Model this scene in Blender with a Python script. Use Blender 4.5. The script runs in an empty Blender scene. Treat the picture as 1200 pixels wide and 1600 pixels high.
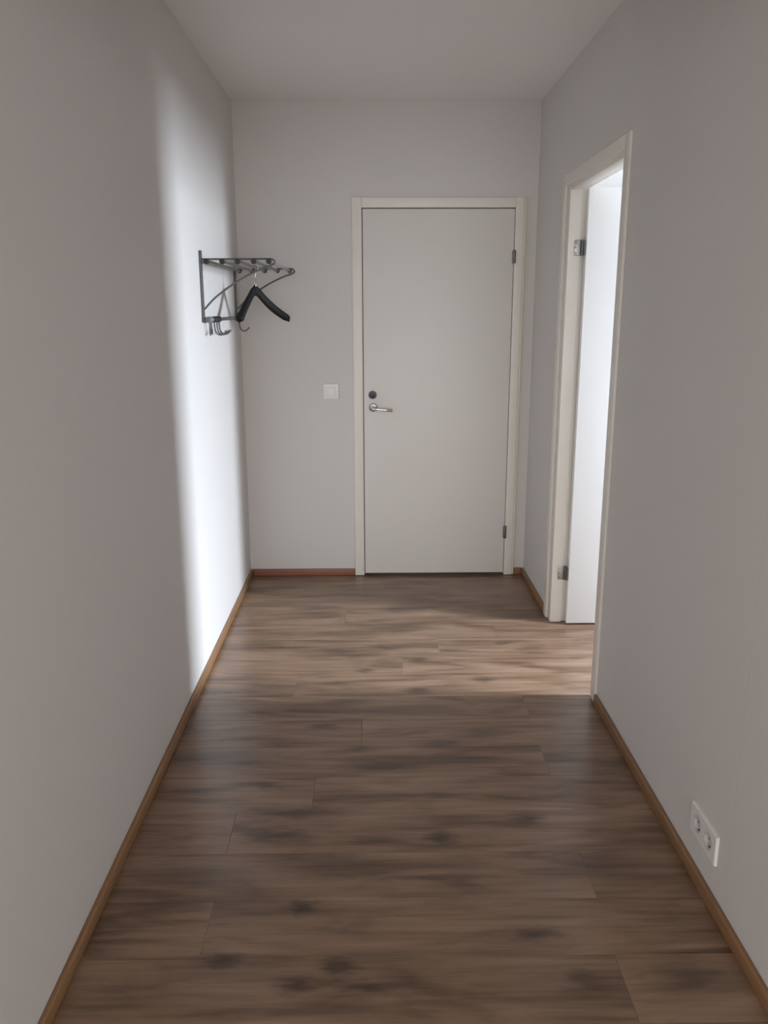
import bpy, bmesh, math, random
from mathutils import Vector, Matrix

S = bpy.context.scene
COL = S.collection
random.seed(7)
PI = math.pi

# ------------------------------------------------------------------ camera
XL, XR, D, H = -0.7236, 0.8751, 4.6193, 2.5583          # hall: left wall, right wall, back wall, ceiling
F, PITCH, YAW, ROLL, CAMZ = 1287.64, 0.2414, 0.0122, -0.0022, 1.5167
cam_data = bpy.data.cameras.new('camera')
cam_data.sensor_fit = 'VERTICAL'
cam_data.sensor_height = 36.0
cam_data.lens = F / 1600 * 36.0
cam_data.clip_start = 0.02
cam = bpy.data.objects.new('camera', cam_data)
COL.objects.link(cam)
fwd = Vector((math.sin(YAW) * math.cos(PITCH), math.cos(YAW) * math.cos(PITCH), -math.sin(PITCH)))
right = Vector((math.cos(YAW), -math.sin(YAW), 0))
up = right.cross(fwd)
cr, sr = math.cos(ROLL), math.sin(ROLL)
r2, u2 = right * cr + up * sr, up * cr - right * sr
cam.matrix_world = Matrix(((r2.x, u2.x, -fwd.x, 0), (r2.y, u2.y, -fwd.y, 0), (r2.z, u2.z, -fwd.z, CAMZ), (0, 0, 0, 1)))
S.camera = cam

# ------------------------------------------------------------------ world, daylight, exposure
world = bpy.data.worlds.new('overcast_sky')
S.world = world
world.use_nodes = True
world.node_tree.nodes['Background'].inputs[0].default_value = (0.80, 0.88, 1.0, 1)
world.node_tree.nodes['Background'].inputs[1].default_value = 0.6


def window_light(name, loc, target, sx, sz, power, color, spread=180):
    l = bpy.data.lights.new(name, 'AREA')
    l.shape = 'RECTANGLE'
    l.size, l.size_y = sx, sz
    l.energy = power
    l.color = color
    l.spread = math.radians(spread)
    o = bpy.data.objects.new(name, l)
    o.location = loc
    o.rotation_euler = (Vector(target) - Vector(loc)).to_track_quat('-Z', 'Y').to_euler()
    COL.objects.link(o)
    return o


# daylight of the window in the room to the right, and of the living-room window behind the camera; then two added side fills
window_light('side_room_daylight', (3.98, 2.92, 1.98), (2.98, 2.92, 1.36), 0.66, 1.7, 312, (0.79, 0.885, 1.0), 115)
window_light('living_room_daylight', (0.0, -3.95, 1.42), (0, -2.95, 1.20), 4.6, 1.8, 120, (1.0, 0.985, 0.965), 140)
window_light('added_left_fill_light', (-3.06, -1.9, 1.38), (0, -1.9, 1.34), 3.0, 1.5, 46, (1.0, 0.985, 0.965), 170)  # added lamp at an invented side window, brightens the right hall wall
window_light('added_right_fill_light', (3.06, -1.9, 1.38), (0, -1.9, 1.34), 3.0, 1.5, 46, (1.0, 0.985, 0.965), 170)  # its mirror twin, also added, brightens the left hall wall
S.view_settings.view_transform = 'Standard'
S.view_settings.look = 'None'
S.view_settings.gamma = 1
S.view_settings.use_curve_mapping = False
S.view_settings.exposure = 0.0
S.cycles.max_bounces = 14
S.cycles.diffuse_bounces = 8


# ------------------------------------------------------------------ materials
def mat(name, color, rough=0.5, metal=0.0, spec=0.5):
    m = bpy.data.materials.new(name)
    m.use_nodes = True
    b = m.node_tree.nodes['Principled BSDF']
    b.inputs['Base Color'].default_value = (*color, 1)
    b.inputs['Roughness'].default_value = rough
    b.inputs['Metallic'].default_value = metal
    b.inputs['Specular IOR Level'].default_value = spec
    return m, m.node_tree, b


def node(nt, kind, **kw):
    n = nt.nodes.new(kind)
    for k, v in kw.items():
        setattr(n, k, v)
    return n


def mapped(nt, coord, scale, loc=(0, 0, 0)):
    mp = node(nt, 'ShaderNodeMapping')
    mp.inputs['Scale'].default_value = scale
    mp.inputs['Location'].default_value = loc
    nt.links.new(coord, mp.inputs['Vector'])
    return mp.outputs['Vector']


def noise(nt, vec, scale=1, detail=3, rough=0.5, dist=0.0):
    n = node(nt, 'ShaderNodeTexNoise')
    n.inputs['Scale'].default_value = scale
    n.inputs['Detail'].default_value = detail
    n.inputs['Roughness'].default_value = rough
    n.inputs['Distortion'].default_value = dist
    nt.links.new(vec, n.inputs['Vector'])
    return n.outputs['Fac']


def ramp(nt, fac, stops):
    r = node(nt, 'ShaderNodeValToRGB')
    els = r.color_ramp.elements
    while len(els) < len(stops):
        els.new(0.5)
    for e, (p, c) in zip(els, stops):
        e.position = p
        e.color = (*c, 1) if len(c) == 3 else c
    nt.links.new(fac, r.inputs['Fac'])
    return r.outputs['Color']


def mixc(nt, fac, a, b, blend='MIX'):
    m = node(nt, 'ShaderNodeMix', data_type='RGBA', blend_type=blend)
    for sock, v in ((m.inputs[0], fac), (m.inputs[6], a), (m.inputs[7], b)):
        if isinstance(v, (int, float)):
            sock.default_value = v
        elif isinstance(v, tuple):
            sock.default_value = (*v, 1)
        else:
            nt.links.new(v, sock)
    return m.outputs[2]


def math_(nt, op, a, b=0.0, clamp=False):
    m = node(nt, 'ShaderNodeMath', operation=op, use_clamp=clamp)
    for i, v in enumerate((a, b)):
        if isinstance(v, (int, float)):
            m.inputs[i].default_value = v
        else:
            nt.links.new(v, m.inputs[i])
    return m.outputs[0]


def bump(nt, b, height, strength, distance):
    n = node(nt, 'ShaderNodeBump')
    n.inputs['Strength'].default_value = strength
    n.inputs['Distance'].default_value = distance
    nt.links.new(height, n.inputs['Height'])
    nt.links.new(n.outputs['Normal'], b.inputs['Normal'])


def wallpaper(name, color, seam_y=None):
    m, nt, b = mat(name, color, 0.75, spec=0.25)
    pos = node(nt, 'ShaderNodeNewGeometry').outputs['Position']
    weave = noise(nt, mapped(nt, pos, (60, 60, 420)), 1, 2)
    cloth = noise(nt, mapped(nt, pos, (5, 5, 3)), 1, 3)
    dark = tuple(c * 0.965 for c in color)
    light = tuple(c * 1.02 for c in color)
    c1 = mixc(nt, weave, dark, light)
    c2 = mixc(nt, math_(nt, 'MULTIPLY', cloth, 0.15), c1, tuple(c * 0.93 for c in color))
    out = c2
    if seam_y is not None:
        sep = node(nt, 'ShaderNodeSeparateXYZ')
        nt.links.new(pos, sep.inputs[0])
        dy = math_(nt, 'ABSOLUTE', math_(nt, 'SUBTRACT', sep.outputs['Y'], seam_y))
        line = math_(nt, 'LESS_THAN', dy, 0.0010)
        out = mixc(nt, math_(nt, 'MULTIPLY', line, 0.5), c2, tuple(c * 0.8 for c in color))
    nt.links.new(out, b.inputs['Base Color'])
    bump(nt, b, weave, 0.12, 0.0008)
    return m


WALL = (0.66, 0.635, 0.615)
M_wall = wallpaper('grey_woven_wallpaper', WALL)
M_wall_seam = wallpaper('grey_woven_wallpaper_with_seam', WALL, 1.77)
M_room = wallpaper('white_room_paint', (0.87, 0.87, 0.86))


def paint(name, color, rough, var=0.03, scale=9.0):
    m, nt, b = mat(name, color, rough, spec=0.4)
    pos = node(nt, 'ShaderNodeNewGeometry').outputs['Position']
    n = noise(nt, pos, scale, 4)
    nt.links.new(mixc(nt, n, tuple(c * (1 - var) for c in color), tuple(min(1, c * (1 + var)) for c in color)), b.inputs['Base Color'])
    return m


M_ceil = paint('ceiling_paint', (0.80, 0.785, 0.77), 0.85, 0.02, 3)
M_frame = paint('cream_frame_paint', (0.76, 0.725, 0.665), 0.42)
M_frame_old = paint('yellowed_frame_paint', (0.70, 0.655, 0.545), 0.45, 0.05, 14)
M_door = paint('offwhite_door_paint', (0.71, 0.685, 0.655), 0.45, 0.012, 4)
M_leaf2 = paint('white_door_paint', (0.86, 0.86, 0.86), 0.4, 0.01, 4)
M_plastic = paint('white_plastic', (0.80, 0.785, 0.77), 0.3, 0.01)
M_well = paint('grey_white_plastic', (0.56, 0.55, 0.54), 0.4, 0.01)
M_switch_frame = paint('soft_white_plastic', (0.75, 0.735, 0.72), 0.35, 0.01)
M_slot, _, _ = mat('dark_socket_hole', (0.03, 0.03, 0.03), 0.6)
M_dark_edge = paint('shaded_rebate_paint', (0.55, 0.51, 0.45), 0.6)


def metal(name, color, rough, metalness=1.0):
    m, nt, b = mat(name, color, rough, metalness)
    pos = node(nt, 'ShaderNodeNewGeometry').outputs['Position']
    n = noise(nt, pos, 160, 3)
    r = node(nt, 'ShaderNodeMapRange')
    r.inputs['To Min'].default_value = max(0.02, rough - 0.08)
    r.inputs['To Max'].default_value = rough + 0.08
    nt.links.new(n, r.inputs['Value'])
    nt.links.new(r.outputs['Result'], b.inputs['Roughness'])
    return m


M_chrome = metal('polished_chrome', (0.78, 0.76, 0.74), 0.14)
M_nickel = metal('dull_nickel', (0.46, 0.44, 0.42), 0.34)
M_rosette = metal('dark_nickel', (0.20, 0.19, 0.18), 0.3)
M_lock = metal('dark_lock_metal', (0.055, 0.052, 0.058), 0.38, 0.7)
M_hinge = metal('worn_zinc', (0.42, 0.41, 0.39), 0.42, 0.85)
M_hinge_dark = metal('dark_zinc', (0.17, 0.165, 0.155), 0.45, 0.85)
M_rack = metal('grey_lacquered_steel', (0.12, 0.12, 0.122), 0.4, 0.35)
M_rack_pale = metal('pale_lacquered_steel', (0.25, 0.25, 0.25), 0.38, 0.4)
M_black = paint('black_rubber', (0.012, 0.012, 0.013), 0.45, 0.2, 60)
M_hanger = paint('black_hanger_plastic', (0.007, 0.007, 0.0075), 0.62, 0.2, 60)
M_hanger.node_tree.nodes['Principled BSDF'].inputs['Specular IOR Level'].default_value = 0.22
M_trimwhite = paint('white_window_paint', (0.82, 0.82, 0.80), 0.4)


def wood_trim(name, a, c, axis_scale):
    m, nt, b = mat(name, a, 0.42)
    pos = node(nt, 'ShaderNodeNewGeometry').outputs['Position']
    n = noise(nt, mapped(nt, pos, axis_scale), 1, 5, 0.6, 0.6)
    nt.links.new(ramp(nt, n, [(0.25, c), (0.75, a)]), b.inputs['Base Color'])
    bump(nt, b, n, 0.15, 0.0006)
    return m


M_base_y = wood_trim('oak_baseboard', (0.30, 0.165, 0.075), (0.20, 0.10, 0.042), (60, 3, 60))
M_base_x = wood_trim('reddish_oak_baseboard', (0.30, 0.125, 0.082), (0.22, 0.088, 0.055), (3, 60, 60))


def glass():
    m = bpy.data.materials.new('window_glass')
    m.use_nodes = True
    nt = m.node_tree
    nt.nodes.clear()
    out = node(nt, 'ShaderNodeOutputMaterial')
    tr = node(nt, 'ShaderNodeBsdfTransparent')
    gl = node(nt, 'ShaderNodeBsdfGlossy')
    gl.inputs['Roughness'].default_value = 0.02
    fr = node(nt, 'ShaderNodeFresnel')
    fr.inputs['IOR'].default_value = 1.45
    mx = node(nt, 'ShaderNodeMixShader')
    nt.links.new(fr.outputs[0], mx.inputs[0])
    nt.links.new(tr.outputs[0], mx.inputs[1])
    nt.links.new(gl.outputs[0], mx.inputs[2])
    nt.links.new(mx.outputs[0], out.inputs['Surface'])
    return m


M_glass = glass()

# knots and smoky smudges of the printed oak decor: x, y, half length along the plank, half width, strength
KNOTS = [(-.196, 2.812, .050, .028, .75), (-.354, 2.413, .045, .022, .8), (-.061, 2.643, .050, .022, .6), (.214, 2.669, .075, .03, .55),
         (.19, 2.126, .045, .03, .9), (.461, 2.222, .05, .035, .8), (-.245, 2.262, .15, .026, .7), (-.285, 2.148, .10, .028, .8),
         (-.189, 1.845, .032, .026, .9), (-.373, 1.668, .04, .022, .9), (-.089, 1.644, .045, .03, .8), (-.03, 1.585, .07, .018, .8),
         (.395, 1.745, .06, .025, .8), (.482, 1.605, .04, .02, .7), (.74, 1.60, .11, .05, .7), (.24, 1.953, .06, .025, .6), (.19, 1.957, .18, .012, .6),
         (.196, 3.396, .035, .025, .7), (-.044, 3.293, .035, .022, .8), (.455, 3.196, .045, .025, .75), (.18, 3.093, .045, .025, .7),
         (-.30, 3.99, .11, .03, .5), (.12, 4.02, .12, .04, .55), (.40, 4.14, .18, .04, .6), (.60, 3.585, .04, .02, .6),
         (-.60, 2.60, .20, .06, .6), (.40, 2.745, .10, .035, .55), (-.163, 3.487, .05, .02, .5), (.0, 2.52, .14, .03, .6), (-.10, 1.60, .05, .02, .6),
         (-.20, 2.93, .22, .022, .5), (-.53, 1.98, .20, .05, .55), (-.13, 2.02, .16, .05, .5), (-.17, 3.72, .12, .03, .5), (.12, 3.75, .10, .03, .45), (.62, 2.0, .12, .06, .5),
         (.70, 2.42, .14, .05, .45), (-.42, 3.14, .14, .03, .5), (-.17, 3.17, .06, .02, .6), (-.55, 1.86, .14, .03, .6), (-.08, 3.45, .06, .02, .5), (-.18, 1.59, .05, .025, .8)]


def laminate():
    m, nt, b = mat('smoked_oak_laminate', (0.15, 0.1, 0.07), 0.40, spec=0.62)
    pos = node(nt, 'ShaderNodeNewGeometry').outputs['Position']
    info = node(nt, 'ShaderNodeObjectInfo')
    off = node(nt, 'ShaderNodeVectorMath', operation='SCALE')
    comb = node(nt, 'ShaderNodeCombineXYZ')
    comb.inputs[0].default_value, comb.inputs[1].default_value, comb.inputs[2].default_value = 13.0, 17.0, 29.0
    nt.links.new(comb.outputs[0], off.inputs[0])
    nt.links.new(info.outputs['Random'], off.inputs['Scale'])
    add = node(nt, 'ShaderNodeVectorMath', operation='ADD')
    nt.links.new(pos, add.inputs[0])
    nt.links.new(off.outputs[0], add.inputs[1])
    p = add.outputs[0]
    cloud = noise(nt, mapped(nt, p, (2.6, 12, 1)), 1, 4, 0.5, 0.8)
    streak = noise(nt, mapped(nt, p, (2.4, 42, 1)), 1, 5, 0.6, 0.5)
    grain = noise(nt, mapped(nt, p, (14, 320, 1)), 1, 3, 0.6, 0.2)
    f = math_(nt, 'ADD', math_(nt, 'MULTIPLY', cloud, 0.60), math_(nt, 'MULTIPLY', streak, 0.40))
    col = ramp(nt, f, [(0.31, (0.072, 0.041, 0.024)), (0.42, (0.152, 0.090, 0.054)), (0.53, (0.243, 0.152, 0.097)), (0.68, (0.33, 0.220, 0.150))])
    col = mixc(nt, math_(nt, 'MULTIPLY', grain, 0.45), col, (0.55, 0.52, 0.5), 'MULTIPLY')
    tone = node(nt, 'ShaderNodeMapRange')
    tone.inputs['To Min'].default_value, tone.inputs['To Max'].default_value = 0.98, 1.12
    nt.links.new(info.outputs['Random'], tone.inputs['Value'])
    hsv = node(nt, 'ShaderNodeHueSaturation')
    nt.links.new(tone.outputs[0], hsv.inputs['Value'])
    nt.links.new(col, hsv.inputs['Color'])
    col = hsv.outputs[0]
    # knots: distance to each knot in stretched space, roughened by noise
    wob = node(nt, 'ShaderNodeTexNoise')
    wob.inputs['Scale'].default_value = 1
    wob.inputs['Detail'].default_value = 3
    nt.links.new(mapped(nt, pos, (16, 60, 1)), wob.inputs['Vector'])
    w = node(nt, 'ShaderNodeVectorMath', operation='MULTIPLY_ADD')
    nt.links.new(wob.outputs['Color'], w.inputs[0])
    w.inputs[1].default_value = (0.10, 0.045, 0)
    nt.links.new(pos, w.inputs[2])
    acc = None
    for (x, y, sx, sy, st) in KNOTS:
        v = mapped(nt, w.outputs[0], (1 / sx, 1 / sy, 0), (-(x + .05) / sx, -(y + .0225) / sy, 0))
        ln = node(nt, 'ShaderNodeVectorMath', operation='LENGTH')
        nt.links.new(v, ln.inputs[0])
        mr = node(nt, 'ShaderNodeMapRange', interpolation_type='SMOOTHSTEP')
        mr.inputs['From Min'].default_value, mr.inputs['From Max'].default_value = 0.0, 1.7
        mr.inputs['To Min'].default_value, mr.inputs['To Max'].default_value = st, 0.0
        nt.links.new(ln.outputs['Value'], mr.inputs['Value'])
        acc = mr.outputs[0] if acc is None else math_(nt, 'MAXIMUM', acc, mr.outputs[0])
    col = mixc(nt, math_(nt, 'MULTIPLY', acc, 1.0), col, (0.034, 0.018, 0.011))
    nt.links.new(col, b.inputs['Base Color'])
    rr = node(nt, 'ShaderNodeMapRange')
    rr.inputs['To Min'].default_value, rr.inputs['To Max'].default_value = 0.24, 0.36
    nt.links.new(streak, rr.inputs['Value'])
    nt.links.new(rr.outputs[0], b.inputs['Roughness'])
    bump(nt, b, grain, 0.10, 0.0005)
    return m


M_floor = laminate()
M_sub, _, _ = mat('dark_underlay', (0.02, 0.016, 0.012), 0.9)


# ------------------------------------------------------------------ mesh helpers
def add_box(bm, a, b, bevel=0.0, seg=2):
    x0, y0, z0 = (min(a[i], b[i]) for i in range(3))
    x1, y1, z1 = (max(a[i], b[i]) for i in range(3))
    vs = [bm.verts.new(p) for p in ((x0, y0, z0), (x1, y0, z0), (x1, y1, z0), (x0, y1, z0), (x0, y0, z1), (x1, y0, z1), (x1, y1, z1), (x0, y1, z1))]
    fs = [bm.faces.new([vs[i] for i in q]) for q in ((3, 2, 1, 0), (4, 5, 6, 7), (0, 1, 5, 4), (1, 2, 6, 5), (2, 3, 7, 6), (3, 0, 4, 7))]
    if bevel:
        es = list({e for f in fs for e in f.edges})
        bmesh.ops.bevel(bm, geom=es, offset=bevel, segments=seg, profile=0.5, affect='EDGES')


def frame_axes(t):
    t = t.normalized()
    ref = Vector((0, 0, 1)) if abs(t.z) < 0.9 else Vector((1, 0, 0))
    a = t.cross(ref).normalized()
    return a, a.cross(t).normalized()


def add_tube(bm, pts, r, n=10, cap=True):
    pts = [Vector(p) for p in pts]
    rs = r if isinstance(r, (list, tuple)) else [r] * len(pts)
    rings = []
    a = None
    for i, p in enumerate(pts):
        t = (pts[min(i + 1, len(pts) - 1)] - pts[max(i - 1, 0)]).normalized()
        if a is None:
            a, _ = frame_axes(t)
        a = (a - t * a.dot(t)).normalized()
        c = t.cross(a)
        rings.append([bm.verts.new(p + (a * math.cos(2 * PI * k / n) + c * math.sin(2 * PI * k / n)) * rs[i]) for k in range(n)])
    for q, s in zip(rings, rings[1:]):
        for k in range(n):
            bm.faces.new((q[k], q[(k + 1) % n], s[(k + 1) % n], s[k]))
    if cap:
        bm.faces.new(rings[0][::-1])
        bm.faces.new(rings[-1])


def add_lathe(bm, c, axis, prof, n=32):
    """prof: list of (distance along axis, radius)"""
    c, axis = Vector(c), Vector(axis).normalized()
    a, b = frame_axes(axis)
    rings = []
    for h, r in prof:
        if r <= 1e-6:
            rings.append([bm.verts.new(c + axis * h)])
        else:
            rings.append([bm.verts.new(c + axis * h + (a * math.cos(2 * PI * k / n) + b * math.sin(2 * PI * k / n)) * r) for k in range(n)])
    for q, s in zip(rings, rings[1:]):
        for k in range(n):
            k2 = (k + 1) % n
            if len(q) == 1 and len(s) > 1:
                bm.faces.new((q[0], s[k2], s[k]))
            elif len(s) == 1 and len(q) > 1:
                bm.faces.new((q[k], q[k2], s[0]))
            elif len(q) > 1:
                bm.faces.new((q[k], q[k2], s[k2], s[k]))


def smooth_path(pts, steps=6):
    """Catmull-Rom through pts"""
    P = [Vector(p) for p in pts]
    P = [P[0] * 2 - P[1]] + P + [P[-1] * 2 - P[-2]]
    out = []
    for i in range(1, len(P) - 2):
        for s in range(steps):
            t = s / steps
            a, b, c, d = P[i - 1], P[i], P[i + 1], P[i + 2]
            out.append(0.5 * ((2 * b) + (c - a) * t + (2 * a - 5 * b + 4 * c - d) * t * t + (3 * b - a - 3 * c + d) * t ** 3))
    out.append(P[-2])
    return out


def obj(name, bm, m, parent=None, smooth=False, angle=35):
    bmesh.ops.recalc_face_normals(bm, faces=bm.faces[:])
    me = bpy.data.meshes.new(name)
    # origin at the thing's own base centre when it is top level
    if parent is None and bm.verts:
        xs = [v.co.x for v in bm.verts]; ys = [v.co.y for v in bm.verts]; zs = [v.co.z for v in bm.verts]
        org = Vector(((min(xs) + max(xs)) / 2, (min(ys) + max(ys)) / 2, min(zs)))
    elif parent is not None:
        org = world_loc(parent)
    else:
        org = Vector()
    bmesh.ops.translate(bm, verts=bm.verts[:], vec=-org)
    bm.to_mesh(me)
    bm.free()
    me.materials.append(m)
    if smooth:
        me.polygons.foreach_set('use_smooth', [True] * len(me.polygons))
        me.set_sharp_from_angle(angle=math.radians(angle))
    o = bpy.data.objects.new(name, me)
    COL.objects.link(o)
    if parent is None:
        o.location = org
    else:
        o.parent = parent
    return o


def world_loc(o):
    v = Vector()
    while o:
        v += o.location
        o = o.parent
    return v


def tag(o, label, cat=None, group=None, kind=None):
    o['label'] = label
    if cat: o['category'] = cat
    if group: o['group'] = group
    if kind: o['kind'] = kind
    return o


def thing(name, label, cat, loc, kind=None, group=None):
    o = bpy.data.objects.new(name, None)
    o.empty_display_size = 0.05
    o.location = loc
    COL.objects.link(o)
    return tag(o, label, cat, group, kind)


def boxes(name, m, lst, parent=None, bevel=0.0, seg=2):
    bm = bmesh.new()
    for a, b in lst:
        add_box(bm, a, b, bevel, seg)
    return obj(name, bm, m, parent, smooth=bevel > 0)


def struct(name, m, lst, label, cat, bevel=0.0):
    return tag(boxes(name, m, lst, None, bevel), label, cat, kind='structure')


# ------------------------------------------------------------------ room shell
YR = 1.2                      # where the hall opens into the living room behind the camera
T = 0.09                       # partition thickness
X2 = XR + T                    # room side of the right partition
RX, RY0, RY1 = 3.48, 1.70, 3.965   # room to the right
# main-door opening in the back wall, side-door opening in the right wall
MD = dict(x0=-0.1128, x1=0.8149, top=2.09)
SD = dict(y0=3.005, y1=3.900, top=2.080)

struct('wall_left', M_wall, [((XL - T, YR, 0), (XL, D + 0.2, H))], 'grey wallpapered hall wall on the left carrying the coat rack', 'wall')
struct('wall_back', M_wall, [((XL, D, 0), (MD['x0'] + .01, D + 0.1, H)), ((MD['x1'] - .01, D, 0), (XR, D + 0.1, H)),
                             ((MD['x0'] + .01, D, MD['top'] - .01), (MD['x1'] - .01, D + 0.1, H)), ((XL, D + 0.1, 0), (XR, D + 0.2, H))],
       'grey end wall of the hall around the closed door', 'wall')
struct('wall_right', M_wall_seam, [((XR, YR, 0), (X2, SD['y0'], H)), ((XR, SD['y1'], 0), (X2, D + 0.2, H)), ((XR, SD['y0'], SD['top']), (X2, SD['y1'], H))],
       'grey wallpapered hall wall on the right with the open doorway', 'wall')
struct('ceiling', M_ceil, [((XL - T, YR, H), (X2, D + 0.2, H + 0.1)), ((X2, RY0 - .1, H), (RX + .1, RY1 + .1, H + 0.1)), ((-3.0, -3.6, H), (3.0, YR, H + 0.1))],
       'plain pale ceiling over the hall', 'ceiling')
# room seen through the right doorway (window in its far wall)
BD = dict(y0=2.60, y1=3.24, z0=0.88, z1=2.24)
struct('wall_far_right', M_room, [((RX, RY0, 0), (RX + .1, BD['y0'], H)), ((RX, BD['y1'], 0), (RX + .1, RY1, H)),
                                  ((RX, BD['y0'], 0), (RX + .1, BD['y1'], BD['z0'])), ((RX, BD['y0'], BD['z1']), (RX + .1, BD['y1'], H))],
       'white outer wall of the side room with the narrow window', 'wall')
struct('wall_side_back', M_room, [((X2, RY1, 0), (RX + .1, RY1 + .1, H))], 'white wall of the side room behind the open door leaf', 'wall')
struct('wall_side_front', M_room, [((X2, RY0 - .1, 0), (RX + .1, RY0, H))], 'white front wall of the side room', 'wall')
# living room behind the camera
WN = dict(x0=-2.25, x1=2.25, z0=0.42, z1=2.28)
struct('wall_rear', M_wall, [((-3.0, -3.6, 0), (WN['x0'], -3.5, H)), ((WN['x1'], -3.6, 0), (3.0, -3.5, H)),
                             ((WN['x0'], -3.6, 0), (WN['x1'], -3.5, WN['z0'])), ((WN['x0'], -3.6, WN['z1']), (WN['x1'], -3.5, H))],
       'grey living room wall with the window, behind the camera', 'wall')
SW = dict(y0=-3.42, y1=-0.38, z0=0.62, z1=2.15)  # openings for the two added side windows


def pierced(x0, x1):
    return [((x0, -3.5, 0), (x1, SW['y0'], H)), ((x0, SW['y1'], 0), (x1, YR, H)), ((x0, SW['y0'], 0), (x1, SW['y1'], SW['z0'])), ((x0, SW['y0'], SW['z1']), (x1, SW['y1'], H))]


struct('wall_rear_left', M_wall, pierced(-3.0, -2.9) + [ ((-3.0, YR, 0), (XL - T, YR + .1, H))], 'grey living room wall to the left, behind the camera', 'wall')
struct('wall_rear_right', M_wall, pierced(2.9, 3.0) + [ ((X2, YR, 0), (3.0, YR + .1, H))], 'grey living room wall to the right, behind the camera', 'wall')


def window(name, label, axis, p0, p1, z0, z1, depth, mull):
    """axis 'x': opening spans x p0..p1 at y=depth ; axis 'y': spans y at x=depth"""
    e = thing(name, label, 'window', (((p0 + p1) / 2, depth, z0) if axis == 'x' else (depth, (p0 + p1) / 2, z0)), 'structure')
    def bb(a, b, za, zb, d0, d1):
        return ((a, depth + d0, za), (b, depth + d1, zb)) if axis == 'x' else ((depth + d0, a, za), (depth + d1, b, zb))
    w = 0.045
    bars = [bb(p0, p0 + w, z0, z1, -.03, .03), bb(p1 - w, p1, z0, z1, -.03, .03), bb(p0 + w, p1 - w, z0, z0 + w, -.03, .03), bb(p0 + w, p1 - w, z1 - w, z1, -.03, .03)]
    cuts = [p0 + w] + mull + [p1 - w]
    for c in mull:
        bars.append(bb(c - .02, c + .02, z0 + w, z1 - w, -.025, .025))
    boxes('window_frame', M_trimwhite, bars, e, 0.003)
    for a, b in zip(cuts, cuts[1:]):
        boxes('pane', M_glass, [bb(a, b, z0 + w, z1 - w, -.002, .002)], e)


window('window_1', 'narrow window in the outer wall of the side room', 'y', BD['y0'], BD['y1'], BD['z0'], BD['z1'], RX + .05, [])
window('window_2', 'wide living room window behind the camera', 'x', WN['x0'], WN['x1'], WN['z0'], WN['z1'], -3.55, [-0.75, 0.75])
window('added_window_left', 'unseen window added in the left living room wall to light the hall', 'y', SW['y0'], SW['y1'], SW['z0'], SW['z1'], -2.95, [-1.9])  # invented window, gives the added left fill an opening
window('added_window_right', 'unseen window added in the right living room wall to light the hall', 'y', SW['y0'], SW['y1'], SW['z0'], SW['z1'], 2.95, [-1.9])  # likewise invented, for the added right fill

struct('added_shading_header', M_wall, [((XL, YR, 2.14), (XR, YR + .1, H))], 'unseen header added over the hall mouth to darken the upper walls', 'wall')  # unseen, added to keep rear window light off the upper walls

# ------------------------------------------------------------------ floor of separate laminate planks
floor = struct('floor', M_sub, [((XL - T, YR, -.06), (X2, D + .2, -.011)), ((X2, RY0 - .1, -.06), (RX + .1, RY1 + .1, -.011)), ((-3.0, -3.6, -.06), (3.0, YR, -.011))],
               'dark smoked oak laminate floor laid across the hall', 'floor')
PITCH_Y, Y0 = 0.1968, 2.066
JOINT = {-3: .575, -1: .585, 0: -.431, -2: -.427, 1: -.20, 2: .587, 3: -.05, 4: .592, 5: -.33, 6: .12, 7: .294, 8: .582, 9: -.15, 10: .33, 11: -.40, 12: .05}
PLEN = 1.29


def plank(x0, x1, y0, y1):
    g, c, zt, zb = 0.0002, 0.0004, 0.0, -0.011
    x0 += g; x1 -= g; y0 += g; y1 -= g
    cx, cy = (x0 + x1) / 2, (y0 + y1) / 2
    hx, hy = (x1 - x0) / 2, (y1 - y0) / 2
    v = []
    for hz, k in ((zb, 0), (zt - c, 0), (zt, c)):
        v += [(-hx + k, -hy + k, hz), (hx - k, -hy + k, hz), (hx - k, hy - k, hz), (-hx + k, hy - k, hz)]
    f = [(8, 9, 10, 11), (3, 2, 1, 0)]
    for b in (0, 4):
        for i in range(4):
            j = (i + 1) % 4
            f.append((b + i, b + j, b + 4 + j, b + 4 + i))
    me = bpy.data.meshes.new('plank')
    me.from_pydata(v, [], f)
    me.materials.append(M_floor)
    o = bpy.data.objects.new('plank', me)
    COL.objects.link(o)
    o.parent = floor
    o.location = Vector((cx, cy, 0)) - floor.location


k = -34
while Y0 + k * PITCH_Y < D + 0.06:
    ya, yb = Y0 + k * PITCH_Y, Y0 + (k + 1) * PITCH_Y
    k += 1
    if yb < -3.5:
        continue
    if ya >= RY0 - .02:
        xa, xb = XL - .01, RX
    elif ya > YR - 0.05:
        xa, xb = XL - .01, XR + .01
    else:
        xa, xb = -2.9, 2.9
    j = JOINT.get(k - 1, random.uniform(-.6, .6))
    cuts = [j + i * PLEN for i in range(-4, 5)]
    cuts = [xa] + [c for c in cuts if xa + .03 < c < xb - .03] + [xb]
    yb2 = min(yb, D + .06)
    for a, b in zip(cuts, cuts[1:]):
        plank(a, b, max(ya, -3.5), yb2)

# ------------------------------------------------------------------ baseboards
BH, BT = 0.041, 0.014


def board(name, m, pieces, label):
    bm = bmesh.new()
    for a, b, side in pieces:
        x0, y0, x1, y1 = a[0], a[1], b[0], b[1]
        add_box(bm, (x0, y0, 0.0005), (x1, y1, BH), 0.004, 3)
    return tag(obj(name, bm, m, None, True), label, 'baseboard', kind='structure')


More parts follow.
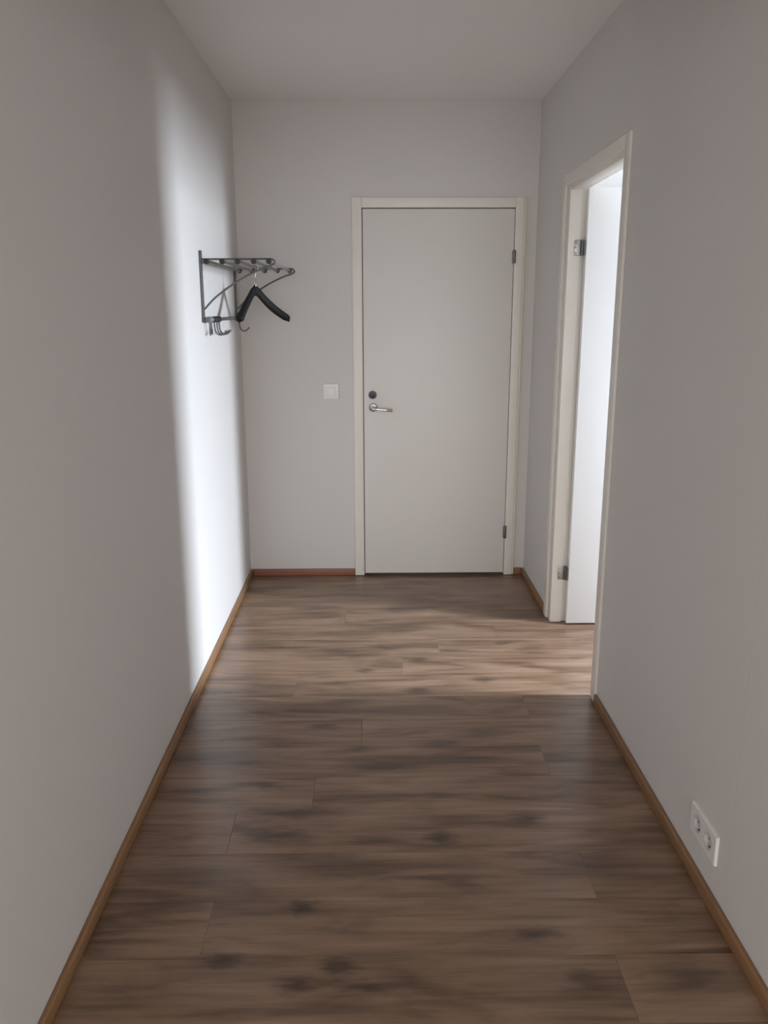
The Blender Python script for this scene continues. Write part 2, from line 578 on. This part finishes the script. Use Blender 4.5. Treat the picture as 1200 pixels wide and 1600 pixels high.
board('baseboard_left', M_base_y, [((XL, YR), (XL + BT, D), 0)], 'thin oak skirting running along the left hall wall')
board('baseboard_back', M_base_x, [((XL + BT, D - BT), (MD['x0'] - .001, D), 0)], 'short reddish oak skirting left of the closed door')
board('baseboard_corner', M_base_x, [((MD['x1'] + .001, D - BT), (XR - BT, D), 0)], 'tiny oak skirting stub between closed door and right corner')
board('baseboard_right', M_base_y, [((XR - BT, YR), (XR, 2.973), 0)], 'thin oak skirting along the right hall wall below the socket')
board('baseboard_right_far', M_base_y, [((XR - BT, 3.967), (XR, D), 0)], 'short oak skirting between the open doorway and the far corner')

# ------------------------------------------------------------------ door_1 : closed door in the back wall
d1 = thing('door_1', 'closed off-white flush door with steel lever in the end wall', 'door', ((MD['x0'] + MD['x1']) / 2, D, 0), 'structure')
FY = D - 0.020                 # frame front
ix0, ix1, itop = -0.0580, 0.7560, 2.036
boxes('door_jamb', M_frame, [((MD['x0'], FY, 0.002), (ix0, D + .09, MD['top']))], d1, 0.006, 3)
boxes('door_jamb', M_frame, [((ix1, FY, 0.002), (MD['x1'] - .012, D + .09, MD['top']))], d1, 0.004, 3)
tag(boxes('jamb_edge', M_frame_old, [((MD['x1'] - .0125, FY + .001, 0.003), (MD['x1'], D, MD['top'] - .003))], d1, 0.005, 3), 'yellowed outer edge of the right jamb')
boxes('door_head', M_frame, [((ix0 - .0005, FY + .0008, itop), (ix1 + .0005, D + .09, MD['top'] - .001))], d1, 0.005, 3)
boxes('door_stop', M_dark_edge, [((ix0, FY + .048, 0.02), (ix0 + .012, D + .09, itop)), ((ix1 - .012, FY + .048, 0.02), (ix1, D + .09, itop)),
                                 ((ix0, FY + .048, itop - .012), (ix1, D + .09, itop)), ((ix0, FY + .055, 0.0), (ix1, D + .09, 0.008))], d1)
leaf1 = boxes('door_leaf', M_door, [((ix0 + .004, FY + .003, 0.017), (ix1 - .003, FY + .043, itop - .006))], d1, 0.002, 2)

# lock cylinder rosette and lever handle on the leaf
LY = FY + .003
bm = bmesh.new()
add_lathe(bm, (-.006, LY, 1.054), (0, -1, 0), [(0, .0225), (.006, .0225), (.010, .020), (.011, .0115), (.016, .011), (.017, .009), (.017, 0)])
lock = obj('lock_cylinder', bm, M_lock, leaf1, True)
lock['label'] = 'dark round lock rosette above the lever'
bm = bmesh.new()
add_lathe(bm, (-.003, LY, .984), (0, -1, 0), [(0, .0235), (.005, .0235), (.009, .021), (.0105, .0125), (.0105, 0)])
obj('handle_rosette', bm, M_rosette, leaf1, True)
bm = bmesh.new()
hp = smooth_path([(-.003, LY - .009, .984), (-.003, LY - .030, .984), (-.001, LY - .044, .983), (.010, LY - .052, .981), (.035, LY - .054, .978), (.070, LY - .052, .975), (.102, LY - .047, .972)], 5)
rad = [.0105 if i < 6 else .0105 - .0025 * min(1, (i - 6) / 8) + (.0015 if i > 22 else 0) for i in range(len(hp))]
add_tube(bm, hp, rad, 14)
hl = obj('lever_handle', bm, M_chrome, leaf1, True)
hl['label'] = 'bright chrome lever handle'
# keyhole below is not visible; two lift-off hinges on the right edge
for zc, hh in ((1.788, .034), (.262, .037)):
    bm = bmesh.new()
    add_lathe(bm, (ix1 - .001, FY - .003, zc - hh), (0, 0, 1), [(0, 0), (0, .007), (.003, .009), (hh - .001, .009), (hh - .001, .0078), (hh + .001, .0078), (hh + .001, .009), (2 * hh - .004, .009), (2 * hh, .005), (2 * hh, 0)], 18)
    hk = obj('hinge', bm, M_hinge_dark, d1, True)
    bm = bmesh.new()
    add_box(bm, (ix1 - .013, FY + .0005, zc - hh * .9), (ix1 + .009, FY + .0035, zc + hh * .9), .001, 1)
    boxname = obj('hinge_plate', bm, M_hinge, hk)

# ------------------------------------------------------------------ door_2 : open door in the right wall
JY0, JY1, JTOP = 3.048, 3.845, 2.025      # clear opening inside the frame
FX = XR - .004                            # front of the frame, AX front of the cover strips
AX = XR - .014
d2 = thing('door_2', 'cream framed doorway with white door opened into bright side room', 'door', (XR, (SD['y0'] + SD['y1']) / 2, 0), 'structure')
sx = 0.925                                # rebate starts here
boxes('door_jamb', M_frame, [((FX, JY1, .002), (sx, SD['y1'], SD['top'])), ((sx - .001, JY1 + .012, .002), (X2, SD['y1'], SD['top']))], d2, 0.002, 2)
boxes('door_jamb', M_frame, [((FX, SD['y0'], .002), (sx, JY0, SD['top'])), ((sx - .001, SD['y0'], .002), (X2, JY0 - .012, SD['top']))], d2, 0.002, 2)
boxes('door_head', M_frame, [((FX + .0006, JY0 - .001, JTOP), (sx - .0006, JY1 + .001, SD['top'])), ((sx - .001, JY0 - .013, JTOP + .012), (X2 - .0006, JY1 + .013, SD['top']))], d2, 0.002, 2)


def strip(a, b):
    boxes('cover_strip', M_frame, [(a, b)], d2, 0.0045, 3)


strip((AX, 3.905, .001), (XR + .001, 3.962, 2.098))
strip((AX + .003, 2.974, .001), (XR + .001, 3.034, 2.098))
strip((AX + .0008, 3.033, 2.046), (XR + .001, 3.906, 2.0975))
bm = bmesh.new()
add_lathe(bm, (AX + .0005, 3.925, 2.062), (-1, 0, 0), [(0, .0045), (.0012, .003), (.0012, 0)], 12)
obj('nail_hole', bm, M_slot, d2, True)
# room-side cover strips
for a, b in (((X2 - .001, 3.885, .001), (X2 + .012, 3.94, 2.098)), ((X2 - .001, 2.97, .001), (X2 + .012, 3.04, 2.098)), ((X2 - .001, 3.04, 2.06), (X2 + .012, 3.885, 2.097))):
    boxes('cover_strip', M_frame, [(a, b)], d2, 0.003, 2)
leaf2 = boxes('door_leaf', M_leaf2, [((.944, 3.806, .010), (1.744, 3.846, 2.028))], d2, 0.0015, 2)
bm = bmesh.new()
add_lathe(bm, (1.69, 3.806, .985), (0, -1, 0), [(0, .0235), (.005, .0235), (.009, .021), (.0105, .0125), (.0105, 0)])
obj('handle_rosette', bm, M_nickel, leaf2, True)
bm = bmesh.new()
add_tube(bm, smooth_path([(1.69, 3.797, .985), (1.69, 3.77, .985), (1.687, 3.757, .984), (1.66, 3.754, .981), (1.59, 3.758, .974)], 5), .009, 12)
obj('lever_handle', bm, M_chrome, leaf2, True)
for zc in (1.781, .258):
    bm = bmesh.new()
    # plate screwed flat on the jamb face
    add_box(bm, (.899, JY1 - .0025, zc - .033), (.929, JY1 + .0005, zc + .033), .004, 2)
    hg = obj('hinge', bm, M_hinge, d2, True)
    bm = bmesh.new()
    add_lathe(bm, (.934, JY1 - .006, zc - .034), (0, 0, 1), [(0, 0), (0, .006), (.002, .008), (.032, .008), (.032, .007), (.035, .007), (.035, .008), (.066, .008), (.068, .006), (.068, 0)], 16)
    add_box(bm, (.936, JY1 - .03, zc - .030), (.9445, JY1 - .004, zc + .030), .001, 1)
    kn = obj('hinge_knuckle', bm, M_hinge_dark, hg, True)
    kn['label'] = 'darker knuckle of the hinge'
    bm = bmesh.new()
    for dx, dz in ((.907, .022), (.904, 0.0), (.907, -.022)):
        add_lathe(bm, (dx, JY1 - .0022, zc + dz), (0, -1, 0), [(0, .0036), (.0012, .003), (.0012, 0)], 10)
    obj('hinge_screws', bm, M_hinge_dark, hg, True)

# ------------------------------------------------------------------ light switch on the back wall
sw = thing('light_switch', 'square white light switch on the end wall left of the door', 'switch', (-.237, D, 1.030))
bm = bmesh.new()
add_box(bm, (-.280, D - .009, 1.0295), (-.194, D, 1.1145), .004, 3)
obj('switch_plate', bm, M_plastic, sw, True)
bm = bmesh.new()
add_box(bm, (-.264, D - .0105, 1.045), (-.210, D - .0085, 1.099), .0008, 1)
obj('switch_frame', bm, M_switch_frame, sw, True)
bm = bmesh.new()
add_box(bm, (-.2625, D - .0135, 1.0465), (-.2115, D - .0095, 1.0975), .0015, 2)
obj('rocker', bm, M_plastic, sw, True)

# ------------------------------------------------------------------ double socket on the right wall
OY, OZ = 1.910, .166
so = thing('power_outlet', 'white double wall socket low on the right wall above the skirting', 'socket', (XR, OY, OZ - .041))
PX = XR - .008
hw, hz_, rw = .083, .0415, .0215
bm = bmesh.new()
# plate with two round holes: built as ring fans between hole and plate halves
N = 32
for c in (-.036, .036):
    cy = OY + c
    y0, y1 = (OY - hw + .0016, OY) if c < 0 else (OY, OY + hw - .0016)
    z0, z1 = OZ - hz_ + .0016, OZ + hz_ - .0016
    inner, outer, well = [], [], []
    for k2 in range(N):
        t = 2 * PI * (k2 + .5) / N
        dy, dz = math.cos(t), math.sin(t)
        inner.append(bm.verts.new((PX, cy + rw * dy, OZ + rw * dz)))
        s = min(((y1 - cy) if dy > 0 else (cy - y0)) / max(abs(dy), 1e-6), ((z1 - OZ) if dz > 0 else (OZ - z0)) / max(abs(dz), 1e-6))
        outer.append(bm.verts.new((PX, cy + s * dy, OZ + s * dz)))
    for k2 in range(N):
        j = (k2 + 1) % N
        bm.faces.new((outer[k2], outer[j], inner[j], inner[k2]))
        # square up the corners left open by the fan
        a, b2 = outer[k2].co, outer[j].co
        if abs(a.y - b2.y) > 1e-5 and abs(a.z - b2.z) > 1e-5:
            cyy = y1 if a.y > cy else y0
            czz = z1 if a.z > OZ else z0
            bm.faces.new((outer[k2], bm.verts.new((PX, cyy, czz)), outer[j]))
rim0 = [bm.verts.new(p) for p in ((PX, OY - hw + .0016, OZ - hz_ + .0016), (PX, OY + hw - .0016, OZ - hz_ + .0016), (PX, OY + hw - .0016, OZ + hz_ - .0016), (PX, OY - hw + .0016, OZ + hz_ - .0016))]
rim1 = [bm.verts.new(p) for p in ((PX + .002, OY - hw, OZ - hz_), (PX + .002, OY + hw, OZ - hz_), (PX + .002, OY + hw, OZ + hz_), (PX + .002, OY - hw, OZ + hz_))]
rim2 = [bm.verts.new((XR, v.co.y, v.co.z)) for v in rim1]
for q, s in ((rim0, rim1), (rim1, rim2)):
    for k2 in range(4):
        j = (k2 + 1) % 4
        bm.faces.new((q[k2], q[j], s[j], s[k2]))
bm.faces.new(rim2)
bmesh.ops.remove_doubles(bm, verts=bm.verts[:], dist=1e-5)
obj('socket_plate', bm, M_plastic, so)
for c in (-.036, .036):
    bm = bmesh.new()
    add_lathe(bm, (PX, OY + c, OZ), (1, 0, 0), [(-.0012, rw + .001), (-.0012, rw - .001), (.0072, rw - .0025), (.0072, 0)], 32)
    wl = obj('socket_well', bm, M_well, so, True)
    bm = bmesh.new()
    for dy in (-.0095, .0095):
        add_lathe(bm, (PX + .0072, OY + c + dy, OZ), (-1, 0, 0), [(0, .0028), (.0004, .0027), (.0004, 0)], 10)
    for dz in (-.0178, .0178):
        add_box(bm, (PX + .0045, OY + c - .002, OZ + dz - .001), (PX + .0071, OY + c + .003, OZ + dz + .0015))
    obj('contact', bm, M_slot, wl)

# ------------------------------------------------------------------ coat rack on the left wall
YN, YF, ZS, ZR = 3.590, 4.466, 1.720, 1.474
rack = thing('coat_rack', 'grey steel coat rack with five shelf bars on the left wall', 'coat rack', (XL, (YN + YF) / 2, ZR))
ARC = [(-.434, 1.7205), (-.418, 1.718), (-.409, 1.711), (-.412, 1.702), (-.430, 1.693), (-.461, 1.683), (-.516, 1.659), (-.570, 1.630), (-.625, 1.594), (-.672, 1.558), (XL + .012, 1.517)]
for y in (YN, YF):
    bm = bmesh.new()
    add_box(bm, (XL, y - .007, ZR - .012), (XL + .012, y + .007, 1.755 if y == YN else 1.752), .002, 2)
    upr = obj('wall_upright', bm, M_rack, rack, True)
    bm = bmesh.new()
    add_tube(bm, [(XL + .008, y, ZS)] + smooth_path([(-.69, y, ZS), (-.56, y, ZS)] + [(x, y, z) for x, z in ARC], 5), .0042, 10)
    obj('side_arm', bm, M_rack, upr, True)
BX = [-.694, -.628, -.564, -.497, -.434]
for x in BX:
    bm = bmesh.new()
    add_tube(bm, [(x, YN + .008, ZS - .008), (x, YF - .008, ZS - .008)], .0078, 14)
    bar = obj('shelf_bar', bm, M_rack_pale, rack, True)
    for y, s in ((YN, -1), (YF, 1)):
        bm = bmesh.new()
        add_lathe(bm, (x, y - s * .016, ZS - .009), (0, s, 0), [(0, .0082), (0, .0108), (.024, .0112), (.027, .009), (.027, 0)], 16)
        cp = obj('end_cap', bm, M_black, bar, True)
        cp['label'] = 'black rubber end cap'
bm = bmesh.new()
add_tube(bm, [(XL + .022, YN - .012, ZR), (XL + .022, YF + .03, ZR)], .0075, 14)
rail = obj('hook_rail', bm, M_rack, rack, True)


def hook(y, ang, black=True, scale=1.0):
    """sliding hook on the rail; ang turns it about the vertical"""
    bm = bmesh.new()
    add_tube(bm, [(XL + .022, y - .014, ZR), (XL + .022, y - .012, ZR), (XL + .022, y + .012, ZR), (XL + .022, y + .014, ZR)], [.011, .0135, .0135, .011], 14)
    sl = obj('hook_slider', bm, M_black if black else M_rack_pale, rack, True)
    pts = [(0.0, .0, -.008), (0.0, 0, -.028), (.002, 0, -.045), (.009, 0, -.060), (.022, 0, -.067), (.036, 0, -.063), (.046, 0, -.054), (.050, 0, -.048)]
    ca, sa = math.cos(ang), math.sin(ang)
    pts = [(XL + .024 + p[0] * ca * scale, y + p[0] * sa * scale, ZR + p[2] * scale) for p in pts]
    bm = bmesh.new()
    path = smooth_path(pts, 4)
    rr = [.0036] * len(path)
    rr[-1] = .0052; rr[-2] = .0050; rr[-3] = .0042
    add_tube(bm, path, rr, 10)
    obj('coat_hook', bm, M_rack, sl, True)


hook(3.628, 1.74, False, .95)
hook(3.662, 1.70, False, .9)
hook(3.735, 0.25)
hook(3.795, 0.10)
hook(3.850, 0.05)
hook(4.425, 0.15, False)

# ------------------------------------------------------------------ black jacket hanger on the third bar
HX, HY = -.564, 4.10
ZN = 1.600                       # centre of the shoulder joint
hang = thing('clothes_hanger', 'black plastic jacket hanger with chrome hook hanging from coat rack bar', 'hanger', (HX, HY, 1.45))
U = Vector((-.4875, -.873, 0))   # towards the end nearer the camera
NV = Vector((.873, -.4875, 0))   # side the shoulders bow to


def arm_pts(sgn):
    prof = [(-.012, .006, 0.0), (.02, -.004, 0.0), (.05, -.028, .004), (.09, -.060, .012), (.13, -.089, .024), (.17, -.114, .038), (.198, -.130, .049)]
    return [Vector((HX, HY, ZN + dz)) + U * sgn * a + NV * b for a, dz, b in prof]


bm = bmesh.new()
for sgn in (1, -1):
    path = smooth_path(arm_pts(sgn), 5)
    n = len(path)
    rings = []
    for i, p in enumerate(path):
        t = (path[min(i + 1, n - 1)] - path[max(i - 1, 0)]).normalized()
        side = Vector((0, 0, 1)).cross(t).normalized()
        upv = t.cross(side).normalized()
        f = i / (n - 1)
        hv = .0165 + .0105 * max(0, 1 - f / .28) ** 1.5 + .0025 * math.sin(PI * f)
        hs = .0085 + .0135 * f ** 2
        if i >= n - 3:
            q = (.97, .86, .6)[i - (n - 3)]
            hv *= q; hs *= q
        rings.append([bm.verts.new(p + side * hs * math.copysign(abs(math.cos(2 * PI * k2 / 16)) ** .8, math.cos(2 * PI * k2 / 16))
                                   + upv * hv * math.copysign(abs(math.sin(2 * PI * k2 / 16)) ** .8, math.sin(2 * PI * k2 / 16))) for k2 in range(16)])
    for q, s in zip(rings, rings[1:]):
        for k2 in range(16):
            j = (k2 + 1) % 16
            bm.faces.new((q[k2], q[j], s[j], s[k2]))
    bm.faces.new(rings[0]); bm.faces.new(rings[-1])
add_lathe(bm, (HX, HY, ZN - .004), (0, 0, 1), [(0, 0), (0, .011), (.018, .011), (.026, .008), (.026, 0)], 16)
obj('shoulder_body', bm, M_hanger, hang, True, 50)
# small strap notch tips at the ends
for sgn in (1, -1):
    e = arm_pts(sgn)[-1]
    d = (arm_pts(sgn)[-1] - arm_pts(sgn)[-2]).normalized()
    for dz in (.009, -.010):
        bm = bmesh.new()
        add_tube(bm, [e - d * .006 + Vector((0, 0, dz)), e + d * .007 + Vector((0, 0, dz * .8))], [.0065, .003], 8)
        obj('end_tip', bm, M_hanger, hang, True)
bm = bmesh.new()
zt = ZS - .008 + .0078 + .0022   # hook rests on the bar
r = .0155
cz = zt - r
add_lathe(bm, (HX, HY, ZN + .020), (0, 0, 1), [(0, 0), (0, .0055), (.040, .005), (.045, .002), (.045, 0)], 14)
path = [Vector((HX, HY, ZN + .045)), Vector((HX, HY, ZN + .062)), Vector((HX + .003, HY, ZN + .074))]
for t in range(-70, 215, 15):
    a = math.radians(t)
    path.append(Vector((HX + r * math.cos(a), HY, cz + r * math.sin(a))))
add_tube(bm, path, .0019, 10)
hh_ = obj('hanger_hook', bm, M_chrome, hang, True, 60)
hh_['label'] = 'bright chrome hook'
